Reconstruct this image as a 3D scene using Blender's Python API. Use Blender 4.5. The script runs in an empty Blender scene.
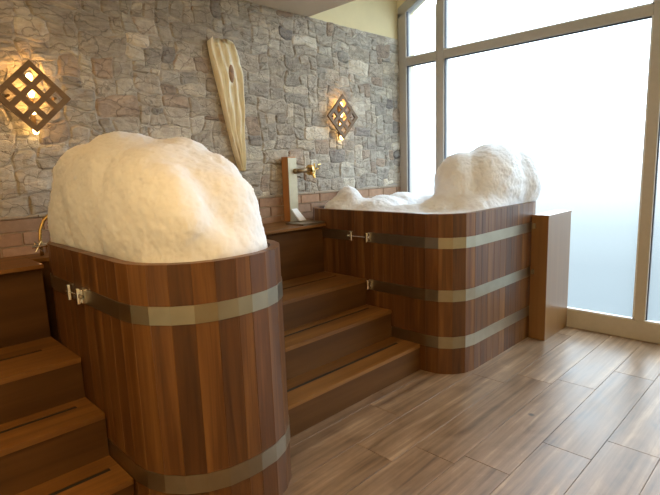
import bpy, bmesh, math, random
from mathutils import Vector, Matrix, noise

random.seed(7)
C = bpy.context.scene.collection
scn = bpy.context.scene

# ------------------------------------------------------------------ materials
def new_mat(name):
    m = bpy.data.materials.new(name); m.use_nodes = True
    nt = m.node_tree; nt.nodes.clear()
    out = nt.nodes.new('ShaderNodeOutputMaterial')
    b = nt.nodes.new('ShaderNodeBsdfPrincipled')
    nt.links.new(b.outputs[0], out.inputs[0])
    return m, nt, b

def N(nt, typ, **kw):
    n = nt.nodes.new(typ)
    for k, v in kw.items():
        if k.startswith('i_'):
            key = k[2:]
            n.inputs[int(key) if key.isdigit() else key.replace('_', ' ')].default_value = v
        else:
            setattr(n, k, v)
    return n

def ramp(nt, stops, interp='LINEAR'):
    n = nt.nodes.new('ShaderNodeValToRGB'); cr = n.color_ramp; cr.interpolation = interp
    while len(cr.elements) < len(stops): cr.elements.new(0.5)
    for e, (p, c) in zip(cr.elements, stops):
        e.position = p; e.color = (*c, 1)
    return n

def math_node(nt, op, a, b):
    n = nt.nodes.new('ShaderNodeMath'); n.operation = op
    for i, v in enumerate((a, b)):
        if isinstance(v, (int, float)): n.inputs[i].default_value = v
        else: nt.links.new(v, n.inputs[i])
    return n.outputs[0]

def mixc(nt, mode, fac, a, b):
    n = nt.nodes.new('ShaderNodeMix'); n.data_type = 'RGBA'; n.blend_type = mode
    for i, v in ((0, fac), (6, a), (7, b)):
        if isinstance(v, (int, float)): n.inputs[i].default_value = v
        elif isinstance(v, tuple): n.inputs[i].default_value = (*v, 1)
        else: nt.links.new(v, n.inputs[i])
    return n.outputs[2]

def plain(name, col, rough=0.5, metal=0.0, var=0.08, scale=30, bump=0.0, bscale=120, spec=0.5, coat=0.0):
    m, nt, b = new_mat(name)
    tc = N(nt, 'ShaderNodeTexCoord')
    nz = N(nt, 'ShaderNodeTexNoise', i_Scale=scale, i_Detail=4.0)
    nt.links.new(tc.outputs['Object'], nz.inputs['Vector'])
    r = ramp(nt, [(0.3, tuple(c * (1 - var) for c in col)), (0.7, tuple(min(1, c * (1 + var)) for c in col))])
    nt.links.new(nz.outputs[0], r.inputs[0]); nt.links.new(r.outputs[0], b.inputs['Base Color'])
    b.inputs['Roughness'].default_value = rough; b.inputs['Metallic'].default_value = metal
    b.inputs['Specular IOR Level'].default_value = spec; b.inputs['Coat Weight'].default_value = coat
    if bump:
        n2 = N(nt, 'ShaderNodeTexNoise', i_Scale=bscale, i_Detail=3.0)
        nt.links.new(tc.outputs['Object'], n2.inputs['Vector'])
        bp = N(nt, 'ShaderNodeBump', i_Strength=bump, i_Distance=0.004)
        nt.links.new(n2.outputs[0], bp.inputs['Height']); nt.links.new(bp.outputs[0], b.inputs['Normal'])
    return m

def wood(name, axis, dark, mid, light, rough=0.35, coat=0.25, streak=1.0, bump=0.12, fine=26.0, tonek=0.42, spec=0.4):
    """boards whose grain runs along one axis; every board's own shade comes from its 'tone' attribute"""
    m, nt, b = new_mat(name)
    tc = N(nt, 'ShaderNodeTexCoord'); at = N(nt, 'ShaderNodeAttribute', attribute_name='tone')
    sc = [fine, fine, fine]; sc[axis] = fine * 0.055
    mp = N(nt, 'ShaderNodeMapping'); mp.inputs['Scale'].default_value = sc
    nt.links.new(tc.outputs['Object'], mp.inputs['Vector'])
    off = N(nt, 'ShaderNodeCombineXYZ')
    t = math_node(nt, 'MULTIPLY', at.outputs['Fac'], 37.0)
    for i in range(3): nt.links.new(t, off.inputs[i])
    ad = N(nt, 'ShaderNodeVectorMath', operation='ADD')
    nt.links.new(mp.outputs[0], ad.inputs[0]); nt.links.new(off.outputs[0], ad.inputs[1])
    n1 = N(nt, 'ShaderNodeTexNoise', i_Scale=1.0, i_Detail=6.0, i_Roughness=0.6, i_Distortion=0.6)
    nt.links.new(ad.outputs[0], n1.inputs['Vector'])
    mp2 = N(nt, 'ShaderNodeMapping'); s2 = [0.33] * 3; s2[axis] = 0.2
    mp2.inputs['Scale'].default_value = s2
    nt.links.new(ad.outputs[0], mp2.inputs['Vector'])
    n2 = N(nt, 'ShaderNodeTexNoise', i_Scale=1.0, i_Detail=3.0, i_Distortion=1.2)
    nt.links.new(mp2.outputs[0], n2.inputs['Vector'])
    v = math_node(nt, 'ADD', math_node(nt, 'MULTIPLY', n1.outputs[0], 0.5 * streak), math_node(nt, 'MULTIPLY', n2.outputs[0], 0.5 * streak))
    v = math_node(nt, 'ADD', v, math_node(nt, 'MULTIPLY', math_node(nt, 'SUBTRACT', at.outputs['Fac'], 0.5), tonek))
    v = math_node(nt, 'ADD', v, 0.5 * (1 - streak))
    r = ramp(nt, [(0.22, dark), (0.5, mid), (0.78, light)])
    nt.links.new(v, r.inputs[0]); nt.links.new(r.outputs[0], b.inputs['Base Color'])
    b.inputs['Roughness'].default_value = rough; b.inputs['Coat Weight'].default_value = coat
    b.inputs['Coat Roughness'].default_value = 0.3; b.inputs['Specular IOR Level'].default_value = spec
    bp = N(nt, 'ShaderNodeBump', i_Strength=bump, i_Distance=0.003)
    nt.links.new(n1.outputs[0], bp.inputs['Height']); nt.links.new(bp.outputs[0], b.inputs['Normal'])
    return m

M = {}
TD, TM, TL = (0.038, 0.0135, 0.0035), (0.105, 0.040, 0.0095), (0.225, 0.102, 0.028)
M['tub'] = wood('tub_wood', 2, TD, TM, TL, rough=0.42, coat=0.05, tonek=0.17, streak=1.35)
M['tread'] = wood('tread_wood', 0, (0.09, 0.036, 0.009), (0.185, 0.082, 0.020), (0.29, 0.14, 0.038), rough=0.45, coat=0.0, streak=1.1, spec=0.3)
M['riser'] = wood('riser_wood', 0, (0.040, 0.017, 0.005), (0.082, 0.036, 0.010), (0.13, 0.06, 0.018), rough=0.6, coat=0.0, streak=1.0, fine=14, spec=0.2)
M['box'] = wood('cabinet_wood', 2, (0.12, 0.056, 0.018), (0.19, 0.095, 0.034), (0.27, 0.15, 0.06), rough=0.30, coat=0.4, streak=0.6)
M['lattice'] = wood('lattice_wood', 0, (0.09, 0.05, 0.018), (0.16, 0.09, 0.032), (0.23, 0.13, 0.05), rough=0.5, coat=0.0)
M['post'] = wood('post_wood', 2, (0.3, 0.12, 0.035), (0.5, 0.22, 0.075), (0.62, 0.32, 0.13), rough=0.5, coat=0.0)
M['dark'] = plain('slot_shade', (0.012, 0.009, 0.007), 0.8)  # near-black colour painting the shade inside the tread slots
M['steel'] = plain('brushed_steel', (0.36, 0.315, 0.235), 0.34, 1.0, 0.06, 14)
M['chrome'] = plain('chrome', (0.75, 0.72, 0.68), 0.15, 1.0, 0.02)
M['brass'] = plain('brass', (0.78, 0.56, 0.22), 0.25, 1.0, 0.05)
M['bronze'] = plain('aged_bronze', (0.34, 0.26, 0.16), 0.4, 0.8, 0.15)
M['frame'] = plain('window_frame', (0.46, 0.425, 0.375), 0.45, 0.0, 0.03)
M['gasket'] = plain('window_gasket', (0.05, 0.06, 0.08), 0.6)
M['cream'] = plain('cream_plaster', (0.80, 0.69, 0.42), 0.85, 0.0, 0.03, 6, 0.05)
M['soffit'] = plain('soffit_paint', (0.56, 0.48, 0.37), 0.85, 0.0, 0.03, 6, 0.05)
M['mortar'] = plain('stone_mortar', (0.42, 0.38, 0.33), 0.95, 0.0, 0.15, 40, 0.4)
M['grout'] = plain('brick_grout', (0.48, 0.38, 0.28), 0.95, 0.0, 0.12, 40, 0.3)
M['card'] = plain('white_card', (0.85, 0.86, 0.88), 0.4, 0.0, 0.02)
M['dirt'] = plain('floor_joint', (0.10, 0.075, 0.055), 0.8)

# stone cladding: each stone carries its own colour
m, nt, b = new_mat('cladding_stone')
tc = N(nt, 'ShaderNodeTexCoord'); at = N(nt, 'ShaderNodeAttribute', attribute_name='stone_colour')
n1 = N(nt, 'ShaderNodeTexNoise', i_Scale=12.0, i_Detail=8.0, i_Roughness=0.65, i_Distortion=1.0)
mp = N(nt, 'ShaderNodeMapping'); mp.inputs['Scale'].default_value = (0.6, 1, 1.5); mp.inputs['Rotation'].default_value = (0, 0.3, 0)
nt.links.new(tc.outputs['Object'], mp.inputs['Vector']); nt.links.new(mp.outputs[0], n1.inputs['Vector'])
r = ramp(nt, [(0.28, (0.30, 0.28, 0.27)), (0.5, (0.5, 0.5, 0.5)), (0.72, (0.72, 0.70, 0.66))])
nt.links.new(n1.outputs[0], r.inputs[0])
nd = N(nt, 'ShaderNodeTexNoise', i_Scale=7.0, i_Detail=4.0); nt.links.new(tc.outputs['Object'], nd.inputs['Vector'])
dsp = N(nt, 'ShaderNodeVectorMath', operation='MULTIPLY_ADD'); dsp.inputs[1].default_value = (0.16, 0.16, 0.16)
nt.links.new(nd.outputs['Color'], dsp.inputs[0]); nt.links.new(mp.outputs[0], dsp.inputs[2])
vo = N(nt, 'ShaderNodeTexVoronoi', feature='DISTANCE_TO_EDGE', i_Scale=8.5); nt.links.new(dsp.outputs[0], vo.inputs['Vector'])
cr = N(nt, 'ShaderNodeMapRange', i_1=0.0, i_2=0.035, i_3=0.66, i_4=1.0); nt.links.new(vo.outputs['Distance'], cr.inputs[0])
crc = N(nt, 'ShaderNodeCombineXYZ')
for q in range(3): nt.links.new(cr.outputs[0], crc.inputs[q])
base = mixc(nt, 'OVERLAY', 0.9, at.outputs['Color'], r.outputs[0])
nt.links.new(mixc(nt, 'MULTIPLY', 1.0, base, crc.outputs[0]), b.inputs['Base Color'])
b.inputs['Roughness'].default_value = 0.82
n2 = N(nt, 'ShaderNodeTexNoise', i_Scale=34.0, i_Detail=8.0, i_Roughness=0.7, i_Distortion=0.8)
nt.links.new(mp.outputs[0], n2.inputs['Vector'])
bp = N(nt, 'ShaderNodeBump', i_Strength=0.8, i_Distance=0.012)
hh_ = math_node(nt, 'ADD', n2.outputs[0], math_node(nt, 'MULTIPLY', cr.outputs[0], 1.2)); nt.links.new(hh_, bp.inputs['Height']); nt.links.new(bp.outputs[0], b.inputs['Normal'])
M['stone'] = m

m, nt, b = new_mat('brick_tile')
tc = N(nt, 'ShaderNodeTexCoord'); at = N(nt, 'ShaderNodeAttribute', attribute_name='stone_colour')
n1 = N(nt, 'ShaderNodeTexNoise', i_Scale=22.0, i_Detail=6.0, i_Roughness=0.65)
nt.links.new(tc.outputs['Object'], n1.inputs['Vector'])
r = ramp(nt, [(0.3, (0.40, 0.39, 0.38)), (0.7, (0.6, 0.6, 0.6))]); nt.links.new(n1.outputs[0], r.inputs[0])
nt.links.new(mixc(nt, 'OVERLAY', 0.8, at.outputs['Color'], r.outputs[0]), b.inputs['Base Color'])
b.inputs['Roughness'].default_value = 0.8
bp = N(nt, 'ShaderNodeBump', i_Strength=0.3, i_Distance=0.004)
nt.links.new(n1.outputs[0], bp.inputs['Height']); nt.links.new(bp.outputs[0], b.inputs['Normal'])
M['brick'] = m

# floor planks
m, nt, b = new_mat('plank_tile')
tc = N(nt, 'ShaderNodeTexCoord'); at = N(nt, 'ShaderNodeAttribute', attribute_name='tone')
off = N(nt, 'ShaderNodeCombineXYZ'); t = math_node(nt, 'MULTIPLY', at.outputs['Fac'], 53.0)
for i in range(3): nt.links.new(t, off.inputs[i])
ad = N(nt, 'ShaderNodeVectorMath', operation='ADD')
nt.links.new(tc.outputs['Object'], ad.inputs[0]); nt.links.new(off.outputs[0], ad.inputs[1])
mp = N(nt, 'ShaderNodeMapping'); mp.inputs['Scale'].default_value = (0.7, 18, 1)
nt.links.new(ad.outputs[0], mp.inputs['Vector'])
n1 = N(nt, 'ShaderNodeTexNoise', i_Scale=1.6, i_Detail=5.0, i_Roughness=0.55, i_Distortion=0.35)
nt.links.new(mp.outputs[0], n1.inputs['Vector'])
mpb = N(nt, 'ShaderNodeMapping'); mpb.inputs['Scale'].default_value = (3.0, 7, 1)
nt.links.new(ad.outputs[0], mpb.inputs['Vector'])
n3 = N(nt, 'ShaderNodeTexNoise', i_Scale=1.3, i_Detail=5.0, i_Roughness=0.6, i_Distortion=0.8)
nt.links.new(mpb.outputs[0], n3.inputs['Vector'])
v = math_node(nt, 'ADD', math_node(nt, 'MULTIPLY', n1.outputs[0], 0.62), math_node(nt, 'MULTIPLY', n3.outputs[0], 0.38))
v = math_node(nt, 'ADD', v, math_node(nt, 'MULTIPLY', math_node(nt, 'SUBTRACT', at.outputs['Fac'], 0.5), 0.10))
r = ramp(nt, [(0.30, (0.075, 0.046, 0.027)), (0.43, (0.165, 0.104, 0.060)), (0.55, (0.235, 0.155, 0.095)), (0.68, (0.38, 0.27, 0.175))])
nt.links.new(v, r.inputs[0])
# one small dark knot printed in a plank
ds = N(nt, 'ShaderNodeVectorMath', operation='DISTANCE'); ds.inputs[1].default_value = (2.677, 1.113, 0.0)
nt.links.new(tc.outputs['Object'], ds.inputs[0])
kn = N(nt, 'ShaderNodeMapRange', i_1=0.010, i_2=0.022, i_3=1.0, i_4=0.0); nt.links.new(ds.outputs['Value'], kn.inputs[0])
nt.links.new(mixc(nt, 'MIX', kn.outputs[0], r.outputs[0], (0.06, 0.045, 0.035)), b.inputs['Base Color'])
rr = N(nt, 'ShaderNodeMapRange', i_1=0.3, i_2=0.7, i_3=0.28, i_4=0.4); nt.links.new(n3.outputs[0], rr.inputs[0])
nt.links.new(rr.outputs[0], b.inputs['Roughness'])
bp = N(nt, 'ShaderNodeBump', i_Strength=0.12, i_Distance=0.003)
nt.links.new(v, bp.inputs['Height']); nt.links.new(bp.outputs[0], b.inputs['Normal'])
M['floor'] = m

# foam
m, nt, b = new_mat('soap_foam')
tc = N(nt, 'ShaderNodeTexCoord')
b.inputs['Base Color'].default_value = (0.78, 0.81, 0.86, 1)
b.inputs['Roughness'].default_value = 0.75
b.inputs['Subsurface Weight'].default_value = 1.0
b.inputs['Subsurface Radius'].default_value = (0.08, 0.08, 0.08)
b.inputs['Subsurface Scale'].default_value = 0.6
b.inputs['Specular IOR Level'].default_value = 0.25
n1 = N(nt, 'ShaderNodeTexNoise', i_Scale=45.0, i_Detail=8.0, i_Roughness=0.7)
nt.links.new(tc.outputs['Object'], n1.inputs['Vector'])
bp = N(nt, 'ShaderNodeBump', i_Strength=0.22, i_Distance=0.008)
nt.links.new(n1.outputs[0], bp.inputs['Height']); nt.links.new(bp.outputs[0], b.inputs['Normal'])
M['foam'] = m

# pale lacquered wood slab
m, nt, b = new_mat('pale_slab')
tc = N(nt, 'ShaderNodeTexCoord')
mp = N(nt, 'ShaderNodeMapping'); mp.inputs['Scale'].default_value = (30, 30, 2.5)
nt.links.new(tc.outputs['Object'], mp.inputs['Vector'])
n1 = N(nt, 'ShaderNodeTexNoise', i_Scale=1.0, i_Detail=5.0, i_Distortion=1.0); nt.links.new(mp.outputs[0], n1.inputs['Vector'])
r = ramp(nt, [(0.3, (0.72, 0.60, 0.36)), (0.5, (0.90, 0.83, 0.60)), (0.75, (0.95, 0.91, 0.76))])
nt.links.new(n1.outputs[0], r.inputs[0]); nt.links.new(r.outputs[0], b.inputs['Base Color'])
b.inputs['Roughness'].default_value = 0.3; b.inputs['Coat Weight'].default_value = 0.4
bp = N(nt, 'ShaderNodeBump', i_Strength=0.4, i_Distance=0.006)
nt.links.new(n1.outputs[0], bp.inputs['Height']); nt.links.new(bp.outputs[0], b.inputs['Normal'])
M['slab'] = m
M['knot'] = plain('knot_wood', (0.30, 0.17, 0.08), 0.6, 0, 0.3, 40, 0.3)

# frosted window film: lets the daylight through, softly
m = bpy.data.materials.new('frosted_glass'); m.use_nodes = True; nt = m.node_tree; nt.nodes.clear()
out = N(nt, 'ShaderNodeOutputMaterial')
tr = N(nt, 'ShaderNodeBsdfTransparent'); tr.inputs[0].default_value = (0.93, 0.96, 0.97, 1)
tl = N(nt, 'ShaderNodeBsdfTranslucent'); tl.inputs[0].default_value = (0.9, 0.94, 0.96, 1)
gl = N(nt, 'ShaderNodeBsdfGlossy'); gl.inputs['Roughness'].default_value = 0.25
tcg = N(nt, 'ShaderNodeTexCoord'); ng = N(nt, 'ShaderNodeTexNoise', i_Scale=60.0)
nt.links.new(tcg.outputs['Object'], ng.inputs['Vector'])
mr = N(nt, 'ShaderNodeMapRange', i_1=0.3, i_2=0.7, i_3=0.09, i_4=0.12); nt.links.new(ng.outputs[0], mr.inputs[0])
mx1 = N(nt, 'ShaderNodeMixShader'); nt.links.new(mr.outputs[0], mx1.inputs[0])
nt.links.new(tr.outputs[0], mx1.inputs[1]); nt.links.new(tl.outputs[0], mx1.inputs[2])
mx2 = N(nt, 'ShaderNodeMixShader'); mx2.inputs[0].default_value = 0.03
nt.links.new(mx1.outputs[0], mx2.inputs[1]); nt.links.new(gl.outputs[0], mx2.inputs[2])
nt.links.new(mx2.outputs[0], out.inputs[0])
M['glass'] = m

def emis(name, col, s):
    m = bpy.data.materials.new(name); m.use_nodes = True; nt = m.node_tree; nt.nodes.clear()
    out = N(nt, 'ShaderNodeOutputMaterial'); e = N(nt, 'ShaderNodeEmission')
    e.inputs[0].default_value = (*col, 1); e.inputs[1].default_value = s
    nt.links.new(e.outputs[0], out.inputs[0]); return m
M['bulb'] = emis('warm_bulb', (1.0, 0.62, 0.2), 16.0)
M['panel'] = emis('ceiling_lamp_panel', (1.0, 0.66, 0.31), 7.0)

# ------------------------------------------------------------------ mesh helpers
class MB:
    def __init__(s): s.v = []; s.f = []; s.t = []
    def face(s, idx, tone=0.5): s.f.append(idx); s.t.append(tone)
    def prism(s, pts, z0, z1, tone=0.5):
        n = len(pts); b0 = len(s.v)
        s.v += [(x, y, z0) for x, y in pts] + [(x, y, z1) for x, y in pts]
        for i in range(n):
            j = (i + 1) % n
            s.face((b0 + i, b0 + j, b0 + n + j, b0 + n + i), tone)
        s.face(tuple(b0 + n + i for i in range(n)), tone)
        s.face(tuple(b0 + n - 1 - i for i in range(n)), tone)
    def box(s, x0, x1, y0, y1, z0, z1, tone=0.5):
        s.prism([(x0, y0), (x1, y0), (x1, y1), (x0, y1)], z0, z1, tone)
    def tube(s, pts, r, n=10, tone=0.5):
        pts = [Vector(p) for p in pts]; rs = r if isinstance(r, (list, tuple)) else [r] * len(pts)
        b0 = len(s.v); up = None
        for i, p in enumerate(pts):
            d = (pts[min(i + 1, len(pts) - 1)] - pts[max(i - 1, 0)]).normalized()
            if up is None: up = Vector((0, 0, 1)) if abs(d.z) < 0.9 else Vector((1, 0, 0))
            a = d.cross(up).normalized(); c = a.cross(d).normalized(); up = c
            for k in range(n):
                t = 2 * math.pi * k / n
                s.v.append(tuple(p + (a * math.cos(t) + c * math.sin(t)) * rs[i]))
        for i in range(len(pts) - 1):
            for k in range(n):
                q = (k + 1) % n
                s.face((b0 + i * n + k, b0 + i * n + q, b0 + (i + 1) * n + q, b0 + (i + 1) * n + k), tone)
        s.face(tuple(b0 + n - 1 - k for k in range(n)), tone)
        e = b0 + (len(pts) - 1) * n
        s.face(tuple(e + k for k in range(n)), tone)
    def build(s, name, mat, parent=None, bevel=0.0, smooth=False, loc=None, seg=2):
        me = bpy.data.meshes.new(name); me.from_pydata(s.v, [], s.f); me.update()
        bm = bmesh.new(); bm.from_mesh(me); bmesh.ops.recalc_face_normals(bm, faces=bm.faces); bm.to_mesh(me); bm.free()
        if len(me.polygons) == len(s.t):
            a = me.attributes.new('tone', 'FLOAT', 'FACE')
            for i, t in enumerate(s.t): a.data[i].value = t
        o = bpy.data.objects.new(name, me); C.objects.link(o); me.materials.append(M[mat] if isinstance(mat, str) else mat)
        if smooth:
            for p in me.polygons: p.use_smooth = True
        if bevel:
            bv = o.modifiers.new('bevel', 'BEVEL'); bv.width = bevel; bv.segments = seg; bv.limit_method = 'ANGLE'; bv.angle_limit = math.radians(40)
        if parent: link(o, parent)
        return o

def link(o, p):
    o.parent = p
    o.matrix_parent_inverse = Matrix.Translation(-p.location) if p.type == 'EMPTY' else Matrix.Identity(4)
def thing(name, label, cat, loc, group=None):
    o = bpy.data.objects.new(name, None); C.objects.link(o); o.location = loc; o.empty_display_size = 0.1
    o['label'] = label; o['category'] = cat
    if group: o['group'] = group
    return o
def tag(o, label, cat, group=None):
    o['label'] = label; o['category'] = cat
    if group: o['group'] = group
    return o
def struct(o): o['kind'] = 'structure'; return o

# ------------------------------------------------------------------ room dimensions (metres; wall at +Y, window wall at +X)
XL, XR, YF, YB = -0.95, 4.39, -1.6, 3.34
ZS, ZC, XS = 2.735, 3.75, 3.12        # soffit height, high ceiling, soffit end

# floor
fl = MB(); fl.box(XL, XR + 0.1, YF, YB, -0.06, -0.004)
floor = struct(fl.build('floor', 'dirt'))
pk = MB(); W = 0.2365; y = 0.713 - W * 10; row = -10
known = {0: 2.435, -1: 2.665, 2: 1.967, 3: 2.972, 1: 3.25}
while y < YB:
    L = 1.19
    x0 = known.get(row, random.uniform(0, L)); x0 = x0 - L * math.ceil((x0 - XL) / L)
    while x0 < XR:
        a, c = max(x0 + 0.0012, XL), min(x0 + L - 0.0012, XR + 0.06)
        if c > a: pk.box(a, c, max(y + 0.0013, YF), min(y + W - 0.0013, YB), -0.02, 0.0, random.random())
        x0 += L
    y += W; row += 1
pl = struct(pk.build('floor_planks', 'floor', bevel=0.0008, seg=1)); pl.name = 'floor_planks'; pl.parent = floor; 

# ceiling: low soffit and the raised part by the window
c = MB(); c.box(XL, XS, YF, YB, ZS, ZS + 0.12); c.box(XS - 0.1, XS, YF, YB, ZS + 0.12, ZC + 0.1); soff = struct(c.build('ceiling', 'soffit'))
c = MB(); c.box(XS, XR + 0.25, YF, YB, ZC, ZC + 0.1); o = struct(c.build('ceiling_raised', 'cream')); o.parent = soff
# walls
w = MB(); w.box(XL - 0.1, XR + 0.3, YB + 0.012, YB + 0.14, 0, ZC + 0.1); wb = struct(w.build('wall_back', 'cream'))
w = MB(); w.box(XL - 0.12, XL, YF, YB, 0, ZC); struct(w.build('wall_left', 'cream'))
w = MB(); w.box(XL, XR + 0.3, YF - 0.12, YF, 0, ZC + 0.1); struct(w.build('wall_front', 'cream'))

# ------------------------------------------------------------------ cladding
def col_mesh(name, verts, faces, cols, mat, parent, smooth=False):
    me = bpy.data.meshes.new(name); me.from_pydata(verts, [], faces); me.update()
    a = me.attributes.new('stone_colour', 'FLOAT_COLOR', 'FACE')
    for i, cc in enumerate(cols): a.data[i].color = (*cc, 1)
    me.materials.append(M[mat]); o = bpy.data.objects.new(name, me); C.objects.link(o)
    for p in me.polygons: p.use_smooth = smooth
    o.parent = parent; return o

Z0, Z1 = 1.228, 2.732
def warp(x, z):
    p = Vector((x * 5, 0, z * 5)); q = Vector((x * 17, 3, z * 17))
    return (x + 0.036 * noise.noise(p) + 0.012 * noise.noise(q), z + 0.034 * noise.noise(p + Vector((9, 4, 2))) + 0.011 * noise.noise(q + Vector((5, 8, 1))))
def stones():
    cell = 0.042; nx = int((XR - XL + 0.1) / cell) + 1; nz = int((Z1 - Z0) / cell) + 1
    used = [[False] * nx for _ in range(nz)]
    V, F, K = [], [], []
    pal = [((0.42, 0.375, 0.31), 34), ((0.355, 0.32, 0.27), 20), ((0.46, 0.415, 0.34), 20), ((0.52, 0.47, 0.39), 12), ((0.62, 0.56, 0.46), 6), ((0.36, 0.285, 0.22), 7), ((0.27, 0.25, 0.23), 4)]
    cols = [p[0] for p in pal]; wts = [p[1] for p in pal]
    for iz in range(nz):
        for ix in range(nx):
            if used[iz][ix]: continue
            w_, h_ = random.choice([(2, 2), (3, 2), (3, 3), (4, 2), (4, 3), (5, 2), (5, 3), (6, 2), (2, 3), (3, 2), (4, 3), (7, 3), (2, 1), (3, 1)])
            ww = 0
            while ww < w_ and ix + ww < nx and not used[iz][ix + ww]: ww += 1
            if ww == w_ - 0 and ix + ww < nx and not used[iz][ix + ww] and (ix + ww + 1 >= nx or used[iz][ix + ww + 1]): ww += 1
            hh = 1
            while hh < h_ and iz + hh < nz and all(not used[iz + hh][ix + k] for k in range(ww)): hh += 1
            for a in range(hh):
                for k in range(ww): used[iz + a][ix + k] = True
            x0, x1 = XL - 0.05 + ix * cell, XL - 0.05 + (ix + ww) * cell
            z0, z1 = Z0 + iz * cell, Z0 + (iz + hh) * cell
            g = 0.0006; base = random.uniform(0.005, 0.013); tilt = random.uniform(-0.05, 0.05); tz = random.uniform(-0.07, 0.07)
            seed = Vector((random.uniform(0, 50), random.uniform(0, 50), random.uniform(0, 50)))
            cl = random.choices(cols, wts)[0]; k = random.uniform(0.88, 1.14); hue = random.uniform(-0.03, 0.03)
            cl = (cl[0] * k * (1 + hue), cl[1] * k, cl[2] * k * (1 - hue))
            n1_, n2_ = max(4, int((x1 - x0) / 0.011)), max(4, int((z1 - z0) / 0.011))
            cx, cz = (x0 + x1) / 2, (z0 + z1) / 2; hw, hz = (x1 - x0) / 2 - g, (z1 - z0) / 2 - g
            b0 = len(V)
            for j in range(n2_ + 1):
                for i in range(n1_ + 1):
                    u, v = 2 * i / n1_ - 1, 2 * j / n2_ - 1
                    # cut the corners a little so outlines are not square
                    cu = abs(u) ** 6 * abs(v) ** 6; rr = random.Random(int(seed.x * 1000) + (u > 0) * 2 + (v > 0)).uniform(0.0, 0.013)
                    px = cx + u * hw - math.copysign(cu * rr, u); pz = cz + v * hz - math.copysign(cu * rr, v)
                    wx, wz = warp(px, pz)
                    e = max(abs(u) ** (hw / 0.010 if hw > 0.05 else 6), abs(v) ** (hz / 0.010 if hz > 0.05 else 6))
                    p = Vector((px * 14, pz * 14, 0)) + seed
                    d = base + tilt * (px - cx) * 0.6 + tz * (pz - cz) * 0.6 + 0.006 * noise.noise(p) + 0.004 * noise.noise(p * 3.1)
                    d += 0.004 * abs(noise.noise(p * 0.7 + Vector((3, 3, 3))))
                    if i in (0, n1_) or j in (0, n2_): d = 0.001
                    else: d = d * (1 - 0.5 * e)
                    V.append((min(max(wx, XL), XR + 0.0), YB - d, min(max(wz, Z0 + 0.001), Z1)))
            for j in range(n2_):
                for i in range(n1_):
                    a = b0 + j * (n1_ + 1) + i
                    F.append((a, a + 1, a + n1_ + 2, a + n1_ + 1)); K.append(cl)
    return V, F, K
V, F, K = stones()
st = col_mesh('stone_cladding', V, F, K, 'stone', wb); struct(st)
mo = MB(); mo.box(XL, XR, YB - 0.001, YB + 0.012, Z0, Z1); o = struct(mo.build('wall_mortar', 'mortar')); o.parent = wb
mo = MB(); mo.box(XL, XR, YB - 0.001, YB + 0.012, 0, Z0); o = struct(mo.build('wall_grout', 'grout')); o.parent = wb

V, F, K = [], [], []
def add_block(x0, x1, y0, y1, z0, z1, c_, ch=0.003):
    b0 = len(V)
    V.extend([(x0, y1, z0), (x1, y1, z0), (x1, y1, z1), (x0, y1, z1), (x0 + ch, y0, z0 + ch), (x1 - ch, y0, z0 + ch), (x1 - ch, y0, z1 - ch), (x0 + ch, y0, z1 - ch)])
    for f in ((4, 5, 6, 7), (0, 1, 5, 4), (1, 2, 6, 5), (2, 3, 7, 6), (3, 0, 4, 7)):
        F.append(tuple(b0 + q for q in f)); K.append(c_)
z = Z0 - 0.016; row = 0
while z > 0.9:
    x = XL - (0.115 if row % 2 else 0.0) - 0.02
    while x < XR:
        k = random.uniform(0.8, 1.2); hue = random.uniform(-0.05, 0.05)
        cc = (0.36 * k * (1 + hue), 0.225 * k, 0.145 * k * (1 - hue))
        add_block(max(x + 0.003, XL), min(x + 0.227, XR), YB - 0.012 - random.uniform(0, 0.003), YB, z - 0.074, z, cc)
        x += 0.23
    z -= 0.081; row += 1
x = XL
while x < XR:
    add_block(x + 0.001, min(x + 0.449, XR), YB - 0.018, YB, Z0 - 0.013, Z0 + 0.003, (0.40, 0.33, 0.25)); x += 0.45
br = col_mesh('brick_band', V, F, K, 'brick', wb); struct(br)

# ------------------------------------------------------------------ window wall
FW = 0.05                                     # frame depth from the glass plane towards the room
XG = XR + 0.03
def fbox(m, y0, y1, z0, z1, d=0.0): m.box(XR + d, XR + 0.09, y0, y1, z0, z1)
slope = 0.53
fr = MB()
fbox(fr, YF, 3.34, 0.0, 0.155)                                  # bottom rail
fbox(fr, 3.24, 3.34, 0.155, 2.98 + 0.0)                         # jamb by the stone wall
fbox(fr, 2.79, 2.873, 0.155, 3.18)                              # post
fbox(fr, 0.955, 1.032, 0.155, 3.60)
fbox(fr, -0.55, -0.47, 0.155, 3.60)
fbox(fr, YF, YF + 0.08, 0.155, 3.60)
for a, c_ in ((2.873, 3.24), (1.032, 2.79), (-0.47, 0.955), (YF + 0.08, -0.55)): fbox(fr, a, c_, 2.453, 2.53)
yk = 3.24 - (3.60 - 2.98) / slope                                # where the sloped head meets the level head
# sloped head
b0 = len(fr.v)
for xx in (XR, XR + 0.09):
    fr.v += [(xx, 3.34, 2.98 - 0.1 * slope), (xx, yk, 3.60), (xx, yk, 3.70), (xx, 3.34, 2.98 - 0.1 * slope + 0.11)]
for f in ((0, 1, 2, 3), (7, 6, 5, 4), (0, 4, 5, 1), (1, 5, 6, 2), (2, 6, 7, 3), (3, 7, 4, 0)): fr.face(tuple(b0 + q for q in f))
fbox(fr, YF, yk, 3.60, 3.70)
win = struct(fr.build('window_1', 'frame', bevel=0.004))
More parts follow.
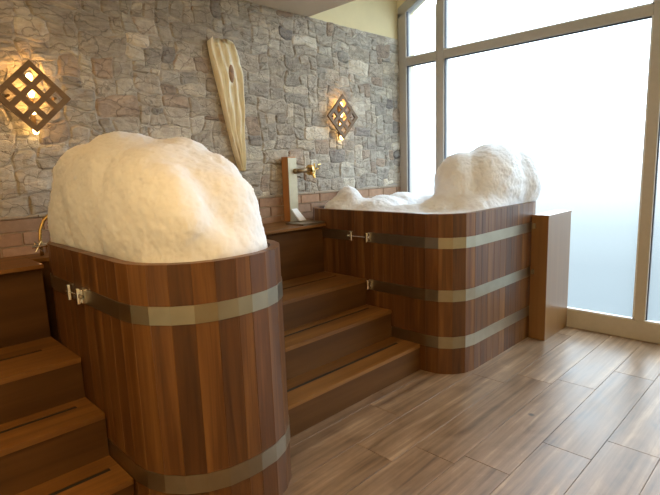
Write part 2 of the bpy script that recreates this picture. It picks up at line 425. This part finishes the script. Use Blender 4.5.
# gaskets round each pane
gk = MB(); g = 0.008
panes = [(2.873, 3.24, 0.155, 2.453), (1.032, 2.79, 0.155, 2.453), (-0.47, 0.955, 0.155, 2.453), (YF + 0.08, -0.55, 0.155, 2.453),
         (2.873, 3.24, 2.53, 3.0), (1.032, 2.79, 2.53, 3.6), (-0.47, 0.955, 2.53, 3.6), (YF + 0.08, -0.55, 2.53, 3.6)]
for (a, c_, z0, z1) in panes:
    x0, x1 = XG - 0.012, XG + 0.012
    gk.box(x0, x1, a - 0.002, a + g, z0, z1); gk.box(x0, x1, c_ - g, c_ + 0.002, z0, z1)
    gk.box(x0, x1, a, c_, z0 - 0.002, z0 + g)
    if z1 < 2.9: gk.box(x0, x1, a, c_, z1 - g, z1 + 0.002)
o = struct(gk.build('window_gasket', 'gasket')); o.parent = win
# light glazing beads inside the gasket
gb = MB()
for (a, c_, z0, z1) in panes:
    gb.box(XR + 0.004, XR + 0.02, a - 0.001, a + 0.012, z0, z1 if z1 < 2.9 else 2.97); gb.box(XR + 0.004, XR + 0.02, a, c_, z0 - 0.001, z0 + 0.012)
o = struct(gb.build('glazing_bead', plain('bead_white', (0.7, 0.72, 0.75), 0.4))); o.parent = win
gm = MB(); b0 = len(gm.v)
for i, (a, c_, z0, z1) in enumerate(panes):
    b0 = len(gm.v)
    if z1 > 3.0 or i >= 4:
        zt = lambda yy: min(3.62, 2.99 + (3.24 - yy) * slope)
        ys = [a] + ([yk] if a < yk < c_ else []) + [c_]
        gm.v += [(XG, a, z0), (XG, c_, z0)] + [(XG, yy, zt(yy)) for yy in reversed(ys)]
        gm.face(tuple(b0 + q for q in range(2 + len(ys))))
    else:
        gm.v += [(XG, a, z0), (XG, c_, z0), (XG, c_, z1), (XG, a, z1)]; gm.face((b0, b0 + 1, b0 + 2, b0 + 3))
o = struct(gm.build('window_glass', 'glass')); o.parent = win
# plaster above the window head
wr = MB(); b0 = 0
for xx in (XR + 0.01, XR + 0.2):
    wr.v += [(xx, 3.352, 2.98), (xx, yk, 3.66), (xx, YF, 3.66), (xx, YF, ZC + 0.1), (xx, 3.352, ZC + 0.1)]
for f in ((0, 1, 2, 3, 4), (9, 8, 7, 6, 5), (0, 5, 6, 1), (1, 6, 7, 2)): wr.face(f)
struct(wr.build('wall_right', 'cream'))

# ------------------------------------------------------------------ tubs
H = 1.115
def perimeter(x0, x1, y0, y1, r, w=0.095, nc=4):
    """closed list of stave joints with outward directions, anticlockwise seen from above"""
    pts = []
    def seg(ax, ay, bx, by, nx_, ny_):
        L = math.hypot(bx - ax, by - ay); n = max(1, round(L / w))
        for i in range(n): pts.append((ax + (bx - ax) * i / n, ay + (by - ay) * i / n, nx_, ny_))
    def arc(cx, cy, a0):
        for i in range(nc):
            a = a0 + math.pi / 2 * i / nc; pts.append((cx + r * math.cos(a), cy + r * math.sin(a), math.cos(a), math.sin(a)))
    seg(x0 + r, y0, x1 - r, y0, 0, -1); arc(x1 - r, y0 + r, -math.pi / 2)
    seg(x1, y0 + r, x1, y1 - r, 1, 0); arc(x1 - r, y1 - r, 0)
    seg(x1 - r, y1, x0 + r, y1, 0, 1); arc(x0 + r, y1 - r, math.pi / 2)
    seg(x0, y1 - r, x0, y0 + r, -1, 0); arc(x0 + r, y0 + r, math.pi)
    return pts

def tub(name, label, dims, r, nc, bands, clamps, seed, th=0.042):
    rnd = random.Random(seed); x0, x1, y0, y1 = dims
    t = thing(name, label, 'bathtub', ((x0 + x1) / 2, (y0 + y1) / 2, 0))
    P = perimeter(x0, x1, y0, y1, r, nc=nc); n = len(P)
    sh = MB(); ch = 0.0016
    for i in range(n):
        a, b_ = P[i], P[(i + 1) % n]
        tx, ty = b_[0] - a[0], b_[1] - a[1]; L = math.hypot(tx, ty); tx /= L; ty /= L
        ia = (a[0] - a[2] * th, a[1] - a[3] * th); ib = (b_[0] - b_[2] * th, b_[1] - b_[3] * th)
        ob = (b_[0] - b_[2] * ch, b_[1] - b_[3] * ch); oa = (a[0] - a[2] * ch, a[1] - a[3] * ch)
        ob2 = (b_[0] - tx * ch, b_[1] - ty * ch); oa2 = (a[0] + tx * ch, a[1] + ty * ch)
        sh.prism([ia, oa, oa2, ob2, ob, ib], 0.0, H, rnd.choice([0.1, 0.3, 0.45, 0.55, 0.7, 0.95]) + rnd.uniform(-0.1, 0.1))
    sh.build('tub_wall', 'tub', t)
    bt = MB(); bt.prism([(p[0] - p[2] * th, p[1] - p[3] * th) for p in P], 0.10, 0.13); bt.build('tub_floor', 'tub', t)
    for (z0, z1, gap) in bands:
        # steel hoop; open between the two lugs of its clamp
        off = 0.0035; bm_ = MB(); Q = []
        for p in P: Q.append((p[0] + p[2] * off, p[1] + p[3] * off, p[2], p[3]))
        # start on the left side: rotate so the gap lies between the ends
        k = max(range(n), key=lambda i: (abs(P[i][0] - x0) < 1e-6) * 10 - abs(P[i][1] - gap[1]))
        start = [q for q in Q]
        seq = []
        # order: from gap lower-y end, round the tub anticlockwise to the gap upper-y end
        left = [i for i in range(n) if abs(P[i][0] - x0) < 1e-6 and P[i][2] < -0.99]
        i0 = next(i for i in left if P[i][1] < gap[0])
        seq.append((x0 - off, gap[0], -1, 0))
        i = i0
        while True:
            seq.append(Q[i]); i = (i + 1) % n
            if len(seq) > n // 2 and abs(P[i][0] - x0) < 1e-6 and P[i][2] < -0.99 and P[i][1] <= gap[1]: break
            if i == i0: break
        if seq[-1][1] > gap[1]: seq.append((x0 - off, gap[1], -1, 0))
        tt = 0.0032
        b0 = 0; bm_.v = []
        for q in seq:
            xi, yi = q[0] - q[2] * tt, q[1] - q[3] * tt
            bm_.v += [(q[0], q[1], z0), (q[0], q[1], z1), (xi, yi, z1), (xi, yi, z0)]
        for j in range(len(seq) - 1):
            a = j * 4; c_ = a + 4
            for e in range(4): bm_.face((a + e, a + (e + 1) % 4, c_ + (e + 1) % 4, c_ + e))
        bm_.face((0, 1, 2, 3)); m_ = (len(seq) - 1) * 4; bm_.face((m_ + 3, m_ + 2, m_ + 1, m_))
        hoop = bm_.build('steel_hoop', 'steel', t)
        zc = (z0 + z1) / 2
        for yy in gap:
            sgn = 1 if yy == gap[1] else -1
            lg = MB(); lg.tube([(x0 - 0.020, yy, zc - 0.036), (x0 - 0.020, yy, zc + 0.036)], 0.011, 12)
            lg.box(x0 - 0.018, x0 - 0.002, yy - 0.004, yy + 0.030 * sgn + 0.002, zc - 0.03, zc + 0.03) if sgn > 0 else lg.box(x0 - 0.018, x0 - 0.002, yy - 0.032, yy + 0.004, zc - 0.03, zc + 0.03)
            lg.build('clamp_lug', 'chrome', hoop, bevel=0.002)
        bl = MB(); bl.tube([(x0 - 0.020, gap[0] - 0.035, zc), (x0 - 0.020, gap[1] + 0.035, zc)], 0.0045, 10)
        for yy in (gap[0] - 0.026, gap[1] + 0.026): bl.tube([(x0 - 0.020, yy - 0.006, zc), (x0 - 0.020, yy + 0.006, zc)], 0.011, 6)
        bl.build('clamp_bolt', 'chrome', hoop)
    return t, P

T1 = (0.735, 1.462, 1.605, 3.07); T2 = (2.80, 4.19, 1.68, 3.175)
tub('wooden_bathtub', 'narrow brown wooden bathtub between two flights of steps, heaped with tall warm-lit foam', T1, 0.33, 6,
    [(0.885, 0.957, (2.33, 2.45)), (0.19, 0.268, (2.60, 2.72))], None, 3)
tub('wooden_bathtub', 'wide brown wooden bathtub by the window with three steel hoops', T2, 0.24, 4,
    [(0.883, 0.957, (2.43, 2.585)), (0.518, 0.597, (2.43, 2.585)), (0.187, 0.269, (2.43, 2.585))], None, 11)

# ------------------------------------------------------------------ foam
tex = bpy.data.textures.new('foam_big', 'CLOUDS'); tex.noise_scale = 0.16; tex.noise_depth = 2
tex2 = bpy.data.textures.new('foam_small', 'CLOUDS'); tex2.noise_scale = 0.035; tex2.noise_depth = 3
def foam(name, label, dims, r, balls, s1=0.07, s2=0.022, vox=0.009, top=1.10):
    bm = bmesh.new()
    for (x, y, z, rx, ry, rz) in balls:
        bmesh.ops.create_icosphere(bm, subdivisions=4, radius=1, matrix=Matrix.Translation((x, y, z)) @ Matrix.Diagonal((rx, ry, rz, 1)))
    P = perimeter(*dims, r, nc=6)
    for zz in (0,):
        lo = [bm.verts.new((p[0], p[1], 0.80)) for p in P]; hi = [bm.verts.new((p[0], p[1], top)) for p in P]
        n = len(P); bm.faces.new(hi); bm.faces.new(lo[::-1])
        for i in range(n): bm.faces.new((lo[i], lo[(i + 1) % n], hi[(i + 1) % n], hi[i]))
    bmesh.ops.recalc_face_normals(bm, faces=bm.faces)
    me = bpy.data.meshes.new(name); bm.to_mesh(me); bm.free()
    o = bpy.data.objects.new(name, me); C.objects.link(o); me.materials.append(M['foam'])
    rm = o.modifiers.new('remesh', 'REMESH'); rm.mode = 'VOXEL'; rm.voxel_size = vox; rm.use_smooth_shade = True
    sm = o.modifiers.new('smooth', 'SMOOTH'); sm.factor = 0.8; sm.iterations = 90
    # keep the displacement above the rim so nothing pushes through the staves
    vg = None
    d = o.modifiers.new('d1', 'DISPLACE'); d.texture = tex; d.strength = s1; d.mid_level = 0.55
    d = o.modifiers.new('d2', 'DISPLACE'); d.texture = tex2; d.strength = s2; d.mid_level = 0.5
    tex3 = bpy.data.textures.new('foam_fuzz', 'CLOUDS'); tex3.noise_scale = 0.012; tex3.noise_depth = 2
    d = o.modifiers.new('d3', 'DISPLACE'); d.texture = tex3; d.strength = 0.010; d.mid_level = 0.5
    return tag(o, label, 'foam')

foam('bath_foam', 'tall heap of warm-lit bath foam filling the narrow wooden tub on the left', (0.80, 1.42, 1.67, 3.0), 0.27,
     [(1.08, 2.55, 1.30, 0.31, 0.46, 0.36), (1.00, 2.78, 1.20, 0.24, 0.27, 0.42), (0.97, 2.80, 1.33, 0.18, 0.20, 0.28), (0.93, 2.84, 1.42, 0.12, 0.14, 0.16), (0.94, 2.84, 1.15, 0.15, 0.16, 0.35), (0.97, 2.5, 1.22, 0.20, 0.45, 0.39), (1.05, 2.3, 1.22, 0.26, 0.5, 0.37),
      (1.15, 2.30, 1.31, 0.29, 0.42, 0.29), (1.24, 2.30, 1.40, 0.18, 0.26, 0.235), (1.20, 2.0, 1.24, 0.23, 0.27, 0.25), (1.30, 2.12, 1.34, 0.13, 0.22, 0.19), (1.12, 1.98, 1.08, 0.31, 0.32, 0.26), (0.98, 2.2, 1.22, 0.19, 0.5, 0.32)], s1=0.035, s2=0.008)
foam('bath_foam', 'white foam in the wide tub by the window, low at back with a round heap', (2.87, 4.12, 1.75, 3.1), 0.17,
     [(3.84, 1.98, 1.265, 0.33, 0.26, 0.335), (4.05, 1.86, 1.27, 0.19, 0.19, 0.28), (3.62, 2.13, 1.25, 0.24, 0.21, 0.29), (3.66, 2.12, 1.1, 0.25, 0.23, 0.29), (3.7, 1.96, 1.08, 0.36, 0.22, 0.15), (4.0, 1.88, 1.1, 0.16, 0.16, 0.2), (3.5, 2.2, 1.06, 0.25, 0.2, 0.14),
      (3.05, 2.86, 1.05, 0.13, 0.15, 0.25), (2.98, 2.9, 1.04, 0.13, 0.16, 0.17), (3.18, 2.68, 1.04, 0.20, 0.2, 0.15), (3.45, 2.8, 1.04, 0.2, 0.22, 0.15), (3.72, 2.8, 1.04, 0.2, 0.2, 0.17), (3.3, 2.4, 1.03, 0.25, 0.2, 0.10), (3.9, 2.6, 1.04, 0.2, 0.2, 0.13)], s1=0.03, s2=0.012, top=1.08)

# ------------------------------------------------------------------ steps
def tread_mesh(x0, x1, y0, y1, z0, z1, sx0, sx1, sy, sw=0.013):
    m = MB()
    m.box(x0, x1, y0, sy - sw, z0, z1, random.uniform(0.35, 0.65)); m.box(x0, x1, sy + sw, y1, z0, z1, random.uniform(0.35, 0.65))
    t = random.uniform(0.4, 0.6)
    if sx0 > x0: m.box(x0, sx0, sy - sw, sy + sw, z0, z1, t)
    if sx1 < x1: m.box(sx1, x1, sy - sw, sy + sw, z0, z1, t)
    return m
SY = [1.962, 2.212, 2.452]; SZ = [0.190, 0.396, 0.598]; SLY = [2.107, 2.382, 2.72]; PY, PZ = 2.872, 1.002
def steps(label, x0, x1, slots):
    t = thing('wooden_steps', label, 'steps', ((x0 + x1) / 2, (SY[0] + YB) / 2, 0))
    for k in range(3):
        yb = (SY + [2.93])[k + 1] + 0.012; zb = ([0.0] + SZ)[k]
        m = tread_mesh(x0, x1, SY[k], yb, SZ[k] - 0.024, SZ[k], slots[k][0], slots[k][1], SLY[k])
        m.build('tread', 'tread', t)
        d = MB(); d.box(slots[k][0], slots[k][1], SLY[k] - 0.018, SLY[k] + 0.018, SZ[k] - 0.040, SZ[k] - 0.0245); d.box(slots[k][0], slots[k][1], SLY[k] - 0.0125, SLY[k] + 0.0125, SZ[k] - 0.0245, SZ[k] - 0.003); o = d.build('slot_shade_fill', 'dark', t)  # dark fill stands in for the shade down in the slot
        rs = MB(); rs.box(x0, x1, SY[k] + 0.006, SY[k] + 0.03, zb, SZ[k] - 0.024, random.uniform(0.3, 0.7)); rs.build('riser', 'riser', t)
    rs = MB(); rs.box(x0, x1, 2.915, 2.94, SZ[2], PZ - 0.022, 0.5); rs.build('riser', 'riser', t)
    pt = MB(); pt.box(x0, x1, PY, YB - 0.018, PZ - 0.022, PZ, 0.45); pt.build('platform_top', 'tread', t, bevel=0.002)
    return t
steps('brown wooden steps with slotted treads between the two bathtubs', 1.4695, 2.7945, [(1.53, 2.72), (1.53, 2.735), (1.53, 2.74)])
steps('brown wooden steps left of the narrow bathtub, cut by the photo edge', XL + 0.01, 0.729, [(-0.4, 0.69), (-0.4, 0.665), (-0.4, 0.635)])

# ledges behind the tubs
for lab, a, c_ in (('brown wooden ledge behind the narrow bathtub, mostly hidden by foam', 0.731, 1.4675), ('brown wooden ledge behind the wide bathtub under the brick band', 2.797, XR - 0.005)):
    t = thing('wooden_ledge', lab, 'ledge', ((a + c_) / 2, 3.2, 0))
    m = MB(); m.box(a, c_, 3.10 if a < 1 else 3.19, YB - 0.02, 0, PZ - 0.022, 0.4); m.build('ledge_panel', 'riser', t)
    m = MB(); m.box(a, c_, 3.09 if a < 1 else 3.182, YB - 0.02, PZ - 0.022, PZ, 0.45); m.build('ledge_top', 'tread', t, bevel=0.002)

# cabinet panel between the wide tub and the window
t = thing('wooden_cabinet', 'narrow upright wooden box between the wide bathtub and the window', 'cabinet', (4.16, 1.61, 0))
m = MB(); m.box(3.913, 4.385, 1.540, 1.674, 0.0, 1.0, 0.5); m.build('cabinet_body', 'box', t, bevel=0.002)
m = MB(); m.box(3.911, 4.387, 1.537, 1.675, 1.0, 1.018, 0.6); m.build('cabinet_top', 'box', t, bevel=0.002)
for zz in (0.56, 0.93):  # added steel bits imitate slivers of light in the gap beside the tub
    m = MB(); m.box(3.895, 3.913, 1.64, 1.66, zz - 0.02, zz + 0.02); m.build('light_sliver', 'steel', t, bevel=0.002)

# ------------------------------------------------------------------ tap post, card, tray
t = thing('tap_post', 'square wooden post with a pale metal front holding a brass tap', 'tap', (2.775, 3.27, PZ))
m = MB(); m.box(2.728, 2.815, 3.236, 3.318, PZ, 1.545, 0.5); m.build('post', 'post', t, bevel=0.002)
m = MB(); m.box(2.726, 2.817, 3.228, 3.236, PZ, 1.535); o = m.build('front_plate', plain('pale_metal', (0.56, 0.52, 0.38), 0.5, 0.25, 0.05), t)
m = MB(); m.tube([(2.80, 3.20, 1.425), (2.95, 3.20, 1.430)], 0.018, 14); m.tube([(2.795, 3.23, 1.424), (2.80, 3.20, 1.425)], 0.022, 12)
tb = m.build('tap_body', 'bronze', t, smooth=True)
m = MB(); m.tube([(2.935, 3.20, 1.43), (2.952, 3.20, 1.43)], 0.046, 18); m.tube([(2.95, 3.20, 1.43), (2.995, 3.20, 1.43)], 0.014, 12)
m.tube([(2.96, 3.20, 1.43), (2.97, 3.19, 1.40), (2.975, 3.18, 1.36)], 0.012, 12); m.build('tap_flange', 'brass', tb)
m = MB()
for a in (0, 1):
    dz, dy = (0.045, 0) if a else (0, 0.045)
    m.tube([(2.998, 3.20 - dy, 1.43 - dz + 0.01), (2.998, 3.20 + dy, 1.43 + dz + 0.01)], 0.007, 8)
m.tube([(2.998, 3.16, 1.47), (3.03, 3.16, 1.475)], 0.006, 8)
m.build('tap_handle', 'brass', tb)

m = MB(); b0 = 0
cx, cy = 2.79, 3.175
m.v += [(2.758, 3.19, PZ + 0.11), (2.822, 3.19, PZ + 0.11), (2.865, 3.12, PZ + 0.006), (2.792, 3.12, PZ + 0.006)]
m.v += [(x, y_ + 0.012, z_ - 0.004) for x, y_, z_ in m.v[:4]]
m.v = [(x - 0.045, y_ + 0.01, z_) for x, y_, z_ in m.v]
for f in ((0, 1, 2, 3), (7, 6, 5, 4), (0, 4, 5, 1), (1, 5, 6, 2), (2, 6, 7, 3), (3, 7, 4, 0)): m.face(f)
tag(m.build('small_card', 'card'), 'small blank white card leaning at the foot of the tap post', 'card')
m = MB(); m.box(2.56, 2.796, 2.885, 3.10, PZ, PZ + 0.006)
for a in ((2.56, 2.796, 2.885, 2.893), (2.56, 2.796, 3.092, 3.10), (2.56, 2.568, 2.885, 3.10), (2.788, 2.796, 2.885, 3.10)): m.box(*a, PZ + 0.006, PZ + 0.014)
tag(m.build('metal_tray', 'steel'), 'flat grey metal tray on the platform beside the wide bathtub', 'tray')

# filler pipe with valve behind the narrow tub
t = thing('filler_tap', 'brass filler pipe with small valve beside the narrow bathtub', 'tap', (0.81, 3.2, PZ))
m = MB(); pts = [(0.812, 3.2, PZ), (0.812, 3.2, 1.10), (0.818, 3.2, 1.15), (0.84, 3.2, 1.20), (0.88, 3.195, 1.24), (0.92, 3.17, 1.25), (0.95, 3.13, 1.23), (0.96, 3.1, 1.2)]
m.tube(pts, 0.010, 10); m.build('pipe', 'brass', t, smooth=True)
m = MB(); m.tube([(0.775, 3.19, 1.062), (0.85, 3.19, 1.062)], 0.014, 10); vb = m.build('valve_body', 'chrome', t)
m = MB()
for a in range(3):
    d = Vector((math.cos(a * 1.05), 0, math.sin(a * 1.05))) * 0.034; c0 = Vector((0.79, 3.165, 1.06))
    m.tube([tuple(c0 - d), tuple(c0 + d)], 0.006, 8)
m.tube([(0.79, 3.16, 1.06), (0.79, 3.19, 1.06)], 0.008, 8)
m.build('valve_handle', 'chrome', vb)
# small bronze spout over the wide tub
m = MB(); m.tube([(3.42, 3.33, 1.20), (3.42, 3.27, 1.215), (3.42, 3.23, 1.20)], 0.014, 10); m.tube([(3.42, 3.26, 1.20), (3.42, 3.26, 1.245)], [0.014, 0.006], 8)
tag(m.build('bronze_spout', 'bronze'), 'tiny bronze spout peeking over the low foam in front of the bricks', 'spout')

# ------------------------------------------------------------------ wall lamps
def wall_lamp(label, cx, cz, watts):
    t = thing('wall_lamp', label, 'lamp', (cx, YB - 0.02, cz), 'lattice wall lamps')
    half = 0.143; bd = 0.030; bar = 0.032; hole = (2 * half - 2 * bd - 2 * bar) / 3
    edges = [-half, -half + bd]
    for i in range(3):
        edges.append(edges[-1] + hole); edges.append(edges[-1] + (bar if i < 2 else bd))
    n = len(edges); m = MB(); y0, y1 = -0.075, -0.058; s = math.sqrt(0.5)
    idx = {}
    for k, yy in enumerate((y0, y1)):
        for j in range(n):
            for i in range(n):
                u, v = edges[i], edges[j]; idx[(i, j, k)] = len(m.v)
                m.v.append((cx + (u - v) * s, YB - 0.02 + yy + 0.02, cz + (u + v) * s))
    solid = lambda i, j: 0 <= i < n - 1 and 0 <= j < n - 1 and not (i % 2 == 1 and j % 2 == 1)
    for j in range(n - 1):
        for i in range(n - 1):
            if not solid(i, j): continue
            m.face((idx[i, j, 0], idx[i + 1, j, 0], idx[i + 1, j + 1, 0], idx[i, j + 1, 0]))
            m.face((idx[i, j + 1, 1], idx[i + 1, j + 1, 1], idx[i + 1, j, 1], idx[i, j, 1]))
            for (di, dj, a, b_) in ((-1, 0, (i, j), (i, j + 1)), (1, 0, (i + 1, j), (i + 1, j + 1)), (0, -1, (i, j), (i + 1, j)), (0, 1, (i, j + 1), (i + 1, j + 1))):
                if not solid(i + di, j + dj): m.face((idx[(*a, 0)], idx[(*b_, 0)], idx[(*b_, 1)], idx[(*a, 1)]))
    m.build('lattice', 'lattice', t)
    b = MB()
    for dx in (-0.12, 0.12): b.tube([(cx + dx, YB - 0.06, cz), (cx + dx, YB - 0.01, cz)], 0.008, 8)
    b.box(cx - 0.012, cx + 0.012, YB - 0.025, YB - 0.012, cz - 0.20, cz + 0.13)
    b.build('wall_bracket', 'lattice', t)
    for i, dz in enumerate((0.11, 0.02, -0.075, -0.187)):
        bm = bmesh.new(); bmesh.ops.create_icosphere(bm, subdivisions=3, radius=0.017, matrix=Matrix.Translation((cx + 0.0, YB - 0.042, cz + dz)) @ Matrix.Diagonal((1, 1, 1.4, 1)))
        me = bpy.data.meshes.new('bulb'); bm.to_mesh(me); bm.free(); me.materials.append(M['bulb'])
        o = bpy.data.objects.new('bulb', me); C.objects.link(o); link(o, t)
        ld = bpy.data.lights.new('bulb_light', 'POINT'); ld.energy = watts * 0.6; ld.color = (1.0, 0.50, 0.15); ld.shadow_soft_size = 0.012
        lo = bpy.data.objects.new('bulb_light', ld); C.objects.link(lo); lo.location = (cx, YB - 0.0455 - 0.02, cz + dz + 0.0); link(lo, t)
wall_lamp('glowing diamond-shaped wooden lattice lamp above the left steps, cut by photo edge', 0.887, 1.905, 3.0)
wall_lamp('glowing diamond-shaped wooden lattice lamp on the stone wall near the window', 3.455, 1.905, 2.0)

# ------------------------------------------------------------------ pale slab on the wall
def slab():
    # outline rows from top to bottom: (z, x_left, x_right)
    rows = [(2.40, 2.105, 2.25), (2.385, 2.085, 2.30), (2.34, 2.09, 2.34), (2.30, 2.095, 2.36), (2.2, 2.115, 2.372), (2.1, 2.137, 2.375), (2.0, 2.16, 2.372),
            (1.9, 2.18, 2.365), (1.8, 2.20, 2.36), (1.7, 2.222, 2.352), (1.6, 2.245, 2.345), (1.5, 2.275, 2.335), (1.44, 2.30, 2.328)]
    nu = 40; V, F = [], []; nz_ = 70
    zs = [rows[0][0] + (rows[-1][0] - rows[0][0]) * i / nz_ for i in range(nz_ + 1)]
    def lerp(z):
        for a, b_ in zip(rows, rows[1:]):
            if b_[0] <= z <= a[0]:
                t_ = (a[0] - z) / (a[0] - b_[0]); return a[1] + (b_[1] - a[1]) * t_, a[2] + (b_[2] - a[2]) * t_
        return rows[-1][1:]
    m = MB()
    for z_ in zs:
        xl, xr = lerp(z_)
        for i in range(nu + 1):
            u = i / nu; x = xl + (xr - xl) * u
            wob = noise.noise(Vector((z_ * 5, 0, u * 2))) * 0.12
            d = 0.032 + 0.014 * math.sin((u + wob) * 2 * math.pi * 3.6) + 0.010 * noise.noise(Vector((u * 7, z_ * 7, 1))) + 0.003 * noise.noise(Vector((u * 20, z_ * 30, 4)))
            e = min(u, 1 - u); d *= min(1, (e / 0.06)) ** 0.5 if e < 0.06 else 1
            kx, kz = (x - 2.258) / 0.026, (z_ - 2.170) / 0.075
            rr = kx * kx + kz * kz
            if rr < 1.8: d += (0.034 - d) * min(1, (1.8 - rr) / 0.6)
            zt = z_ + (0.018 * math.sin(u * 17) if z_ > 2.37 else 0)
            m.v.append((x, YB - 0.022 - d, zt))
    W_ = nu + 1
    for j in range(nz_):
        for i in range(nu): m.face((j * W_ + i, j * W_ + i + 1, (j + 1) * W_ + i + 1, (j + 1) * W_ + i))
    # back and closing faces
    nb = len(m.v)
    for z_ in zs:
        xl, xr = lerp(z_); m.v += [(xl, YB - 0.02, z_), (xr, YB - 0.02, z_)]
    for j in range(nz_):
        a, c_ = nb + j * 2, nb + j * 2 + 2
        m.face((a, a + 1, c_ + 1, c_)); m.face((j * W_, (j + 1) * W_, c_, a)); m.face((j * W_ + nu, a + 1, c_ + 1, (j + 1) * W_ + nu))
    m.face(tuple([nb, nb + 1] + [nu - i for i in range(nu + 1)]))
    m.face(tuple([nb + nz_ * 2, nb + nz_ * 2 + 1] + [nz_ * W_ + nu - i for i in range(nu + 1)]))
    t = thing('wood_slab', 'tall pale varnished wood slab with a brown knot, tapering downwards on the wall', 'wall decoration', (2.25, YB, 1.44))
    sb = m.build('slab_body', 'slab', t, smooth=True)
    k = bmesh.new(); bmesh.ops.create_icosphere(k, subdivisions=4, radius=1, matrix=Matrix.Translation((2.258, YB - 0.056, 2.170)) @ Matrix.Diagonal((0.023, 0.010, 0.066, 1)))
    me = bpy.data.meshes.new('knot'); k.to_mesh(me); k.free(); me.materials.append(M['knot'])
    o = bpy.data.objects.new('knot', me); C.objects.link(o); link(o, sb)
    o['label'] = 'brown oval knot'
slab()

# ------------------------------------------------------------------ unseen ceiling lamps (warm room light)
for (x, y, e) in ((-0.1, 1.1, 14), (-0.3, -0.5, 13), (1.6, 0.4, 12)):  # third lamp is an extra, added to brighten the floor
    t = thing('ceiling_lamp', 'unseen square warm ceiling lamp set on the low ceiling', 'lamp', (x, y, ZS), 'warm ceiling lamps')
    m = MB(); m.box(x - 0.2, x + 0.2, y - 0.2, y + 0.2, ZS - 0.03, ZS); m.build('lamp_housing', 'frame', t, bevel=0.004)
    m = MB(); m.box(x - 0.17, x + 0.17, y - 0.17, y + 0.17, ZS - 0.034, ZS - 0.030); m.build('lamp_panel', 'panel', t)
    ld = bpy.data.lights.new('lamp_light', 'AREA'); ld.shape = 'SQUARE'; ld.size = 0.34; ld.energy = e; ld.color = (1.0, 0.63, 0.27)
    lo = bpy.data.objects.new('lamp_light', ld); C.objects.link(lo); lo.location = (x, y, ZS - 0.04); link(lo, t)

# ------------------------------------------------------------------ daylight
wd = bpy.data.worlds.new('daylight'); scn.world = wd; wd.use_nodes = True; nt = wd.node_tree; nt.nodes.clear()
out = N(nt, 'ShaderNodeOutputWorld'); bg = N(nt, 'ShaderNodeBackground'); tc = N(nt, 'ShaderNodeTexCoord')
sp = N(nt, 'ShaderNodeSeparateXYZ'); nt.links.new(tc.outputs['Generated'], sp.inputs[0])
mr = N(nt, 'ShaderNodeMapRange', i_1=-0.45, i_2=0.35, i_3=0.0, i_4=1.0); nt.links.new(sp.outputs[2], mr.inputs[0])
def zf(s): return (s + 0.45) / 0.8
r = ramp(nt, [(0.0, (0.036, 0.052, 0.068)), (zf(-0.27), (0.058, 0.075, 0.085)), (zf(-0.19), (0.070, 0.088, 0.098)), (zf(-0.12), (0.098, 0.120, 0.130)), (zf(-0.05), (0.165, 0.19, 0.20)), (zf(0.08), (0.66, 0.78, 0.88)), (1.0, (0.78, 0.91, 1.0))])
nt.links.new(mr.outputs[0], r.inputs[0]); nt.links.new(r.outputs[0], bg.inputs[0]); bg.inputs[1].default_value = 5.0
nt.links.new(bg.outputs[0], out.inputs[0])

# ------------------------------------------------------------------ camera
yaw, pit, rol, Fpx = 0.778018915, 0.160599390, 0.0353843168, 497.761
f = Vector((math.sin(yaw) * math.cos(pit), math.cos(yaw) * math.cos(pit), -math.sin(pit)))
rt = Vector((math.cos(yaw), -math.sin(yaw), 0)); dn = f.cross(rt)
r_ = rt * math.cos(rol) + dn * math.sin(rol); d_ = -rt * math.sin(rol) + dn * math.cos(rol)
cd = bpy.data.cameras.new('camera'); cam = bpy.data.objects.new('camera', cd); C.objects.link(cam)
mw = Matrix((r_, -d_, -f)).transposed().to_4x4(); mw.translation = (0, 0, 1.45); cam.matrix_world = mw
cd.sensor_width = 36; cd.lens = Fpx / 660 * 36; cd.clip_start = 0.05
scn.camera = cam
vs = scn.view_settings; vs.view_transform = 'Standard'; vs.look = 'None'; vs.gamma = 1; vs.exposure = 0.42; vs.use_curve_mapping = False
